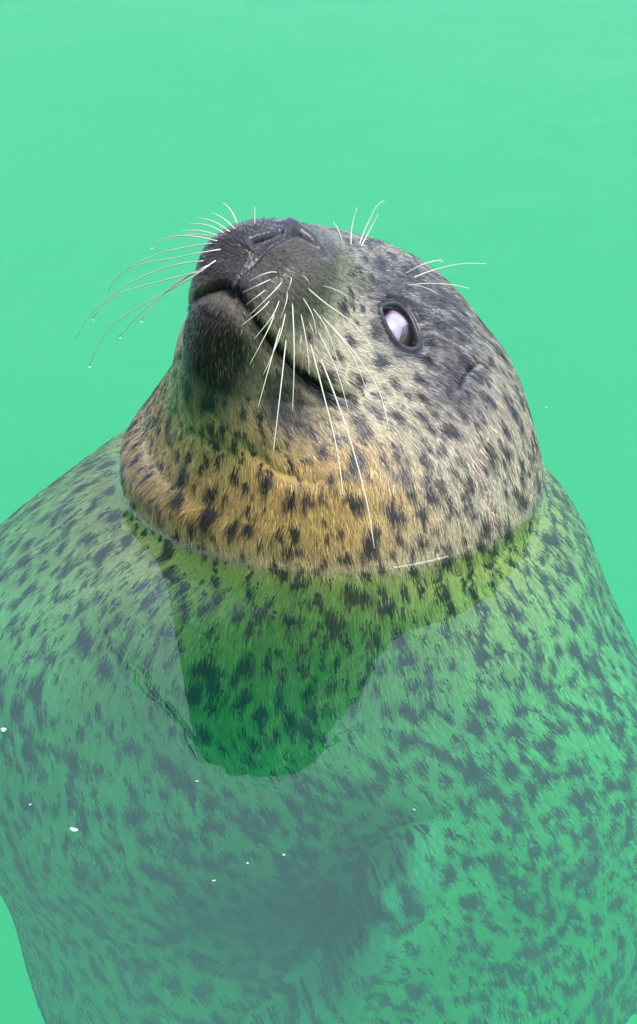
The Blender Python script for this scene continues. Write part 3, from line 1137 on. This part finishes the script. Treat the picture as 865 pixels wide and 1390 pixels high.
o_ = [(-PX - 590, PY0 - 590), (PX + 590, PY0 - 590), (PX + 590, PY1 + 590), (-PX - 590, PY1 + 590)]
gv = [(x, y, 480) for x, y in o_] + [(-B, -B, 480), (B, -B, 480), (B, B, 480), (-B, B, 480)]
ground = mesh_obj("ground", gv, [(4, 5, 1, 0), (5, 6, 2, 1), (6, 7, 3, 2), (7, 4, 0, 3)], m_deck, None, False)
ground["kind"] = "structure"

# ------------------------------------------------------------------ drops on the whiskers, specks on the water
m_drop, nt, b = material("water_drop")
b.inputs["Base Color"].default_value = (1, 1, 1, 1)
b.inputs["Roughness"].default_value = 0.02
b.inputs["IOR"].default_value = 1.333
b.inputs["Transmission Weight"].default_value = 1.0
m_foam, nt, b = material("foam")
b.inputs["Base Color"].default_value = (0.34, 0.44, 0.41, 1)
b.inputs["Roughness"].default_value = 0.6


def blob(name, c, r, sq, mat, label, cat, seed, tear=0.0, amp=0.12):
    """small rounded body: squashed, uneven, optionally drawn up to a neck"""
    rr = np.random.default_rng(seed)
    n, k = 12, 16
    V, F = [], []
    p1, p2 = rr.uniform(0, 6.28, 2)
    for i in range(n + 1):
        a = math.pi * i / n
        for j in range(k):
            t = 2 * math.pi * j / k
            q = 1 + amp * math.sin(2 * t + p1) + amp * .7 * math.sin(3 * t + p2)
            s_ = math.sin(a) * (1 - tear * .55 * (1 + math.cos(a)) / 2)
            V.append((c[0] + r * q * s_ * math.cos(t), c[1] + r * q * s_ * math.sin(t), c[2] + r * sq * math.cos(a) * (1 + tear * .5 * (math.cos(a) > 0))))
    for i in range(n):
        for j in range(k):
            F.append((i * k + j, (i + 1) * k + j, (i + 1) * k + (j + 1) % k, i * k + (j + 1) % k))
    V = np.array(V)
    o = mesh_obj(name, V - np.array(c), np.array(F), mat)
    o.location = Vector(np.array(c) * U)
    o["label"] = label
    o["category"] = cat
    o["group"] = "drops hanging on the whiskers" if cat == "water drop" else "foam specks on the water"
    return o


DROPS = [
    (WH_RIGHT[0][-1], 2.4, "clear water drop at the tip of the lowest whisker left of the muzzle"),
    (WH_RIGHT[1][-1], 2.2, "clear water drop at the end of the medium whisker left of the chin"),
    (WH_RIGHT[2][-1], 2.5, "clear water drop on the shortest low whisker left of the mouth"),
    (WH_RIGHT[4][-1], 2.0, "small clear drop ending the middle whisker far left of the muzzle"),
    (WH_RIGHT[7][-1], 1.9, "tiny clear drop at the tip of an upper whisker left of the nose"),
    (WH_LEFT[22][-1], 3.0, "clear water drop hanging from the curved whisker below the eye"),
    (WH_LEFT[18][-1], 2.6, "clear water drop at the end of the whisker hanging down the tan throat"),
    (WH_BROW[4][-1], 1.8, "tiny clear drop at the tip of the short eyebrow whisker above the eye"),
]
for i, (q, r, lab) in enumerate(DROPS):
    c = lean(head(*q)) + np.array([0, 0, -r * .6])
    blob("water_drop", c, r, 1.1, m_drop, lab, "water drop", 40 + i, .5, .03)
SPECKS = [
    (-409, -673, 4.2, "white foam speck at the far left edge of the picture, beside the pale flank"),
    (-312, -910, 4.8, "largest white foam speck floating over the lower left of the seal's body"),
    (-367, -852, 1.7, "faint small foam speck just left above the largest speck"),
    (-166, -797, 1.7, "small foam speck left of the tip of the dark head reflection"),
    (-102, -986, 1.9, "foam speck over the dark belly shadow, between two others"),
    (-141, -1025, 2.0, "lowest foam speck over the dark belly shadow"),
    (-59, -967, 2.0, "rightmost foam speck over the dark belly shadow"),
    (98, -864, 1.8, "foam speck above the pale fold on the right of the belly"),
    (300, 213, 1.5, "lone tiny speck on open water right of the seal's head"),
]
for i, (x, y, r, lab) in enumerate(SPECKS):
    blob("foam_speck", (x, y, 0.6), r, .38, m_foam, lab, "speck", 80 + i, 0, .22)
